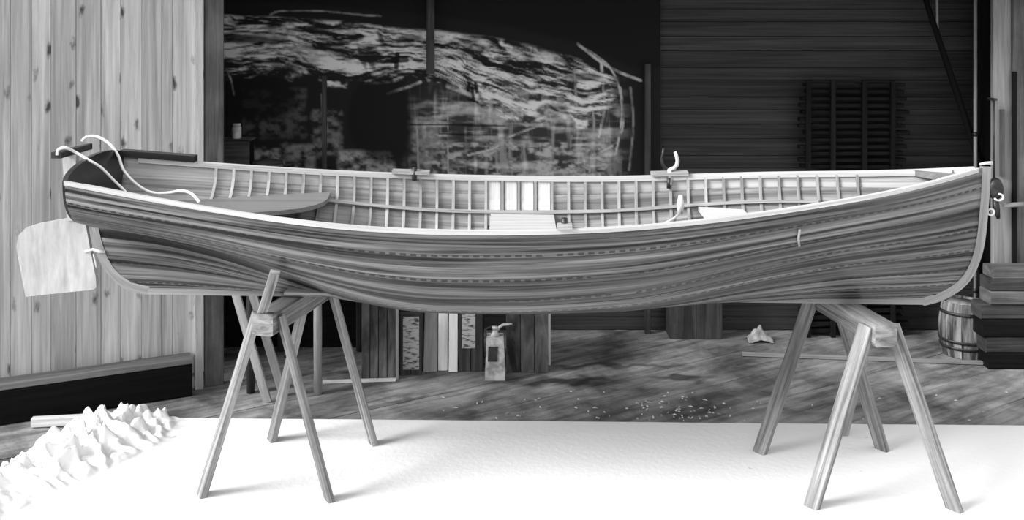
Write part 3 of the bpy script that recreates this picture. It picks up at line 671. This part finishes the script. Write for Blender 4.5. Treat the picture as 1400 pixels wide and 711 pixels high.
def S(s, t):
    xa, ya, za = stern_sec(t); xf, yf, zf_ = stem_sec(t); y, zz, L, _ = gen_sec(round(s, 5))
    yg = float(np.interp(t, L, y)); zg = float(np.interp(t, L, zz)); x = xa + (xf - xa) * s
    ws = float(sst(.40, 0, s)); wbw = float(sst(.58, 1.0, s)); B = y[-1]; zt = zz[-1]; zb = zz[0]
    ya2 = .012 + (ya - .012) / (.346 - .012) * (B - .012)
    za2 = zt - (1.541 - za) * (zt - zb) / (1.541 - post_in[0][1])
    zf2 = zt - (stem_in[-1][1] - zf_) * (zt - zb) / (stem_in[-1][1] - stem_in[0][1])
    yy_ = yg + (ya2 - yg) * ws; z_ = zg + (za2 - zg) * ws
    z_ = z_ + (zf2 - z_) * wbw
    return np.array([x, yy_, z_])
def Snorm(s, t):
    e1 = 1e-3; s0, s1 = max(0, s - e1), min(1, s + e1); t0, t1 = max(0, t - 4e-3), min(1, t + 4e-3)
    n_ = np.cross(S(s1, t) - S(s0, t), S(s, t1) - S(s, t0)); l_ = np.linalg.norm(n_); n_ = n_ / l_ if l_ > 1e-9 else np.array([0, 1, 0])
    return n_ if n_[1] >= 0 else -n_
def world_pt(p, side): return Vector((p[0], dcen(p[0]) + side * p[1], p[2] + HEEL * side * p[1]))
def hull(s, t, side, off=0.0):                      # a point on the planking, off metres outside it
    p = S(s, t)
    if off: p = p + Snorm(s, t) * off
    p[1] = max(p[1], .004); return world_pt(p, side)
def s_at(x, t):                                     # station of a strake line at a given x
    xa = stern_sec(t)[0]; xf = stem_sec(t)[0]; return min(1, max(0, (x - xa) / (xf - xa)))
boat = thing('rowing_boat', (0, dcen(0), .88), 'long varnished lapstrake rowing boat resting on two sawhorses', 'boat')
NST = 8; sl = sorted(set([0, .008, .02] + list(np.linspace(.035, .965, 52)) + [.98, .99, 1]))
TW = .009
for side in (-1, 1):
    for k in range(NST):
        t0 = k / NST; t1 = min(1, (k + 1) / NST + .018)
        ts = np.linspace(t0, t1, 5); out, inn, uvg = [], [], []
        for s in sl:
            lap = .011 * min(1, s / .03, (1 - s) / .04)
            o_ = [hull(s, t, side, lap * (1 - (t - t0) / (1 / NST)) if k > 0 else 0) for t in ts]
            i_ = [hull(s, t, side, (lap * (1 - (t - t0) / (1 / NST)) if k > 0 else 0) - TW) for t in ts]
            out.append(o_); inn.append(i_)
            uvg.append([(-2.2 + 4.6 * s, .12 * (k + min(.985, (t - t0) * NST + .002))) for t in ts])
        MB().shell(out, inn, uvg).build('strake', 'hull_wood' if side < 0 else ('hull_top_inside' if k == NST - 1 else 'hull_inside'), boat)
# profile timbers: keel, stem, sternpost
def sweep2(name, Po, Pi, th, mat, t_off=0):
    out = [[Vector((p[0], dcen(p[0]) - th / 2, p[1])) for p in (Po[i], Pi[i])] for i in range(len(Po))]
    inn = [[Vector((p[0], dcen(p[0]) + th / 2, p[1])) for p in (Po[i], Pi[i])] for i in range(len(Po))]
    return MB().shell(out, inn, [[(i * .02, 0), (i * .02, .03)] for i in range(len(Po))], False).build(name, mat, boat)
sweep2('stem', stem_out, inset(stem_out, .042, 1), .03, 'keel_wood')
sweep2('sternpost', post_out, inset(post_out, .045, -1), .03, 'keel_wood')
xs_ = np.linspace(post_out[0][0] - .002, stem_out[0][0] + .002, 30)
sweep2('keel', np.stack([xs_, [zkeel(x_) for x_ in xs_]], -1), np.stack([xs_, [zkeel(x_) + KH + .012 for x_ in xs_]], -1), .034, 'keel_wood')
# rails
def rail(side, s0, s1, o0, o1, z0, z1, name, mat, par=None, n=70):
    ss = np.linspace(s0, s1, n); vs, uv = [], []
    for s in ss:
        p = S(s, 1.0)
        for (a_, c_) in ((o0, z0), (o1, z0), (o1, z1), (o0, z1)):
            q = p.copy(); q[1] = max(.002, q[1] + a_); q[2] += c_; vs.append(world_pt(q, side)); uv.append((4.5 * s, a_ + c_))
    fs = [(i * 4 + j, i * 4 + (j + 1) % 4, (i + 1) * 4 + (j + 1) % 4, (i + 1) * 4 + j) for i in range(n - 1) for j in range(4)] + [(3, 2, 1, 0), tuple((n - 1) * 4 + j for j in range(4))]
    return MB().add(vs, fs, uv).build(name, mat, par or boat)
for side in (-1, 1):
    rail(side, 0.0, .992, -.009, .013, -.013, .006, 'gunwale', 'rail_wood')
    rail(side, .02, .97, -.022, -.0095, -.02, .004, 'inwale', 'rail_wood')
    ss = np.linspace(.24, .84, 50); vs, uv = [], []
    for s in ss:
        for (dt, of) in ((0, -.022), (.022, -.022), (.022, -.034), (0, -.034)): vs.append(hull(s, .775 + dt, side, of)); uv.append((4.5 * s, dt))
    MB().add(vs, [(i * 4 + j, i * 4 + (j + 1) % 4, (i + 1) * 4 + (j + 1) % 4, (i + 1) * 4 + j) for i in range(49) for j in range(4)] + [(3, 2, 1, 0), (196, 197, 198, 199)], uv).build('riser', 'rib_wood', boat)
qk = rail(1, .0, .085, -.03, .025, .006, .04, 'quarter_cap', 'transom_wood', None, 12)
# ribs
nr = 38
for i in range(nr):
    x_ = -1.643 + i * .0935; pts = []
    for side, tt in ((-1, np.linspace(.985, .03, 14)), (1, np.linspace(.03, .985, 14))):
        for t in tt:
            s = s_at(x_, t); p = S(s, t); nn = Snorm(s, t); pts.append((p, nn, side))
    vs, uv = [], []; L = 0
    for (p, nn, side) in pts:
        for (dx, of) in ((-.008, -.007), (.008, -.007), (.008, -.021), (-.008, -.021)):
            q = p + nn * of; q[0] += dx; q[1] = max(q[1], .001); vs.append(world_pt(q, side)); uv.append((L, dx + of))
        L += .04
    n_ = len(pts); fs = [(k * 4 + j, k * 4 + (j + 1) % 4, (k + 1) * 4 + (j + 1) % 4, (k + 1) * 4 + j) for k in range(n_ - 1) for j in range(4)] + [(3, 2, 1, 0), tuple((n_ - 1) * 4 + j for j in range(4))]
    MB().add(vs, fs, uv).build('rib', 'rib_wood', boat)
# thin pale panels painting in reflected light amidships, between the ribs of the far side
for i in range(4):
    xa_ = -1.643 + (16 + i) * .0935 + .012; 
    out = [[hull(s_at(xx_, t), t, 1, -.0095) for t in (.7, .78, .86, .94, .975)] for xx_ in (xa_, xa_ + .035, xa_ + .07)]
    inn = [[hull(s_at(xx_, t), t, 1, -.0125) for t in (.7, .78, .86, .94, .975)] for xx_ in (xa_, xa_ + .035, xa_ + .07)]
    MB().shell(out, inn, [[(j * .05, k * .03 + i * .1) for j in range(5)] for k in range(3)], False).build('painted_reflection', 'pale_plank', boat)
# transom
tr_o = []
for t in np.linspace(TB, 1, 14): x_, y_, z_ = stern_sec(t); tr_o.append((x_, y_, z_))
crown = [(-2.13, .346 * math.cos(a_) , 1.541 + .075 * math.sin(a_)) for a_ in np.linspace(0, math.pi, 15)]
outl = [world_pt(np.array(p), 1) for p in tr_o] + [world_pt(np.array((p[0], abs(p[1]), p[2])), 1 if p[1] >= 0 else -1) for p in crown[1:-1]] + [world_pt(np.array(p), -1) for p in tr_o[::-1]]
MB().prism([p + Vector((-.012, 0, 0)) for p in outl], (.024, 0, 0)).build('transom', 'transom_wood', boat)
# seats
def half_at(x_, zz):                                # inner half-breadth of the hull at x and height zz (upright frame)
    ts = np.linspace(.15, 1, 60); P = [S(s_at(x_, t), t) for t in ts]; return float(np.interp(zz, [p[2] for p in P], [p[1] for p in P])) - .024
def flat_part(pts, zz, th, name, mat):              # outline of (x, lateral offset from the centre line)
    poly = [Vector((x_, dcen(x_) + l_, zz + HEEL * l_)) for x_, l_ in pts]
    return MB().prism(poly, (0, 0, -th)).build(name, mat, boat)
ZS = 1.313
xsx = np.linspace(-2.08, -1.02, 16); farE = [(x_, half_at(x_, ZS)) for x_ in xsx]; nearE = [(x_, -half_at(x_, ZS)) for x_ in np.linspace(-1.5, -2.08, 10)]
flat_part(farE + [(-1.005, .36), (-1.01, .29), (-1.04, .21), (-1.10, .13), (-1.2, .07), (-1.36, .02), (-1.46, -.06)] + nearE, ZS, .022, 'stern_seat', 'seat_wood')
def thwart(x0, x1, zz, mat):
    P = [(x_, half_at(x_, zz)) for x_ in np.linspace(x0, x1, 5)]; P += [(x_, -half_at(x_, zz)) for x_ in np.linspace(x1, x0, 5)]
    return flat_part(P, zz, .024, 'thwart', mat)
thwart(-.12, .235, 1.185, 'thwart_wood'); thwart(1.02, 1.25, 1.262, 'thwart_wood')
P = [(x_, max(.008, fB(x_) - .028)) for x_ in np.linspace(2.06, 2.28, 6)]
flat_part(P + [(a_, -b_) for a_, b_ in P[::-1]] + [(2.14, 0)], 1.525, .03, 'breasthook', 'seat_wood')
# floorboards
for l_ in (-.2, -.07, .07, .2):
    MB().bar((-1.1, dcen(-1.1) + l_, .985 + HEEL * l_), (1.0, dcen(1) + l_, .975 + HEEL * l_), .115, .014, (0, 1, 0)).build('floorboard', 'seat_wood', boat)
# rowlock pads, sockets and the far rowlock
def pad(px, side, wpx):
    s = None; best = 1e9
    for q in np.linspace(.1, .9, 400):
        p = hull(q, 1, side); e_ = abs(CX + F * p.x / p.y - px)
        if e_ < best: best, s = e_, q
    o = rail(side, s - wpx / F * 5.5 / 4.5 / 2, s + wpx / F * 5.5 / 4.5 / 2, -.04, .024, .008, .026, 'rowlock_pad', 'rib_wood', None, 5)
    return hull(s, 1, side), o
c0, o = pad(915, 1, 48); c0 = c0 + Vector((0, 0, .026))
MB().tube([c0 + Vector((-.008, -.035, -.09)), c0 + Vector((-.006, -.03, -.03))], .011, 8).build('socket', 'metal_dark', boat)
rl = MB().tube([c0 + Vector((0, -.03, -.07)), c0 + Vector((0, -.02, 0)), c0 + Vector((0, -.01, .012))], .012, 8).build('rowlock', 'metal_bright', boat)
MB().tube([c0 + Vector((x_, -.01 , z_)) for x_, z_ in ((.004, .012), (.026, .018), (.042, .036), (.046, .06), (.040, .085), (.032, .11))], [.011, .012, .012, .011, .010, .009], 8).build('horn', 'metal_bright', rl)
MB().tube([c0 + Vector((x_, -.005 , z_)) for x_, z_ in ((-.002, .012), (-.024, .02), (-.038, .042), (-.042, .07), (-.036, .1), (-.032, .13))], [.010, .010, .009, .008, .007, .006], 8).build('horn', 'metal_dark', rl)
c1, o = pad(563, 1, 52); MB().tube([c1 + Vector((.02, -.03, -.03)), c1 + Vector((.02, -.025, .045))], .014, 8).build('socket', 'metal_dark', boat)
c2, o = pad(772, -1, 16); MB().tube([c2 + Vector((0, .03, .0)), c2 + Vector((0, .03, .05))], .014, 8).build('socket', 'metal_dark', boat)
q0 = W(930, 292, 5.36); q1 = W(930.5, 267, 5.36)
MB().tube([q0, q0 * .5 + q1 * .5, q1], [.017, .02, .011], 8).build('peg', 'pale_plank', boat)
MB().tube([W(929, 292, 5.35), W(920, 300, 5.25), W(908, 306, 5.2)], .008, 6).build('foot_brace', 'pale_plank', boat)
# small metal strap on the near side
tt = .80; sx_ = s_at(1.32, tt); MB().tube([hull(s_at(1.325, .86), .86, -1, .012), hull(sx_, .80, -1, .014), hull(s_at(1.33, .74), .74, -1, .012)], .006, 6).build('chain_plate', 'rib_wood', boat)
# stem head fitting and ring
p = Vector((stem_out[-1][0], dcen(2.38), stem_out[-1][1]))
MB().tube([p + Vector((-.05, 0, .012)), p + Vector((-.02, 0, .018)), p + Vector((.012, 0, .02))], [.006, .008, .009], 8).build('stem_cap', 'metal_bright', boat)
q = W(1351.5, 290, dcen(2.38)); MB().tube([q + Vector((.012 + .016 * math.cos(a_), 0, .016 * math.sin(a_))) for a_ in np.linspace(0, 2 * math.pi, 15)], .005, 6, False).build('ring', 'metal_bright', boat)

# ------------------------------------------------------------------ rudder with yoke and yoke lines
dR = dcen(-2.25); rd = thing('rudder', W(85, 404, dR), 'pale wooden rudder blade hung on the sternpost of the boat', 'rudder')
bl = [(35, 406), (28, 370), (22, 338), (25, 322), (36, 311), (52, 306), (74, 302), (92, 299), (110, 299.5), (116.5, 304), (124, 345), (131, 380), (131.5, 393), (127, 396), (80, 401)]
MB().prism([W(a_, c_, dR - .014) for a_, c_ in bl], (0, .028, 0)).build('blade', 'rudder_wood', rd)
MB().prism([W(a_, c_, dR - .02) for a_, c_ in [(92, 302), (112, 302), (103, 250), (104, 212), (85, 212), (88, 260)]], (0, .04, 0)).build('stock', 'rudder_wood', rd)
MB().tube([W(116, 344, dR - .016), W(127, 341, dR - .02), W(136, 344, dR - .02), W(144, 343.5, dR - .02)], [.007, .008, .009, .008], 8).build('pintle', 'metal_bright', rd)
MB().tube([W(128, 347, dR - .015), W(132, 366, dR - .015)], .005, 6).build('pin', 'metal_bright', rd)
yc = W(98, 207, dR); y0 = Vector((yc.x - .005, dR - .16, yc.z)); y1 = Vector((yc.x + .0, dR + .22, yc.z))
MB().bar(y0, y1, .05, .032, (1, 0, 0), w1=.026).build('yoke', 'metal_dark', rd)
pts = cr([W(78, 212, y0.y), W(80, 204.5, y0.y), W(90, 202, y0.y), W(103, 208, 4.95), W(120, 218, 4.93), W(138, 229, 4.95), W(155, 246, 4.98), W(172, 263, 5.0), W(180, 278, 5.0)])
tag(MB().tube(pts, .0075, 6).build('yoke_line', 'rope_white', None, pts[0]), 'white yoke line dropping straight across the transom into the boat', 'rope', 'rudder yoke lines')
pts = cr([W(112, 193, y1.y), W(117, 188, y1.y), W(127, 186, y1.y), W(140, 190, 5.27), W(153, 200, 5.27), W(162, 214, 5.26), W(168, 231, 5.24), W(180, 246, 5.2), W(197, 259, 5.17), W(213, 264, 5.13), W(232, 263.5, 5.1), W(248, 261, 5.09), W(262, 265, 5.07), W(273, 277, 5.03)])
tag(MB().tube(pts, .008, 6).build('yoke_line', 'rope_white', None, pts[0]), 'white yoke line arching high over the transom and trailing inside the boat', 'rope', 'rudder yoke lines')

# ------------------------------------------------------------------ sawhorses and props
def sawhorse(near_feet, far_feet, label, mat='horse_wood'):
    nf_ = [G(*p) for p in near_feet]; ff = [G(*p) for p in far_feet]
    a = (nf_[0] + nf_[1]) / 2; c = (ff[0] + ff[1]) / 2; ax = (c - a).normalized()
    cx_ = a.x + (c.x - a.x) * (dcen(a.x) - a.y) / (c.y - a.y); zt = zkeel(cx_) - .001
    t = thing('sawhorse', (a + c) / 2, label, 'sawhorse', 'sawhorses under the boat')
    e0, e1 = a - ax * .03, c + ax * .04; e0.z = e1.z = zt - .052
    MB().bar(e0, e1, .11, .104, ax.cross(Vector((0, 0, 1))), c=.006).build('beam', mat, t)
    sd = Vector((ax.y, -ax.x, 0))
    for feet, cen, tow in ((nf_, a, 1), (ff, c, -1)):
        for ft in feet:
            sg = 1 if (ft - cen).dot(sd) > 0 else -1
            top = cen + ax * (.035 * tow) + sd * (sg * .062); top.z = zt - .02
            dirv = (top - ft).normalized(); low = ft - dirv * .0
            MB().bar(low, top, .072, .034, (0, 1, 0) if False else sd * .55 + Vector((0, -1, 0)) * .84, c=.003).build('leg', mat, t)
    return t
sawhorse(((275, 680), (451, 686)), ((371, 604), (511, 609)), 'rough wooden sawhorse under the stern half, near the rudder')
sawhorse(((1109, 696), (1306, 700)), ((1038, 621), (1207, 617)), 'rough wooden sawhorse under the bow half, before the keg')
q0 = W(359, 425, 4.72); q0.z = zkeel(-1.15) + .004; q1 = W(376, 372, 4.50)
tag(MB().bar(q0, q1, .045, .022, (1, 0, 0)).build('prop_stick', 'horse_wood', None, q0), 'short pale prop stick wedged between sawhorse and hull side', 'prop')
q0 = G(1154, 597); q1 = W(1192, 440, 5.36)
tag(MB().bar(q0, q1, .035, .03, (1, 0, 0)).build('prop_stick', 'horse_wood', None, q0), 'slim prop stick standing on the sheet behind the bow sawhorse leg', 'prop')
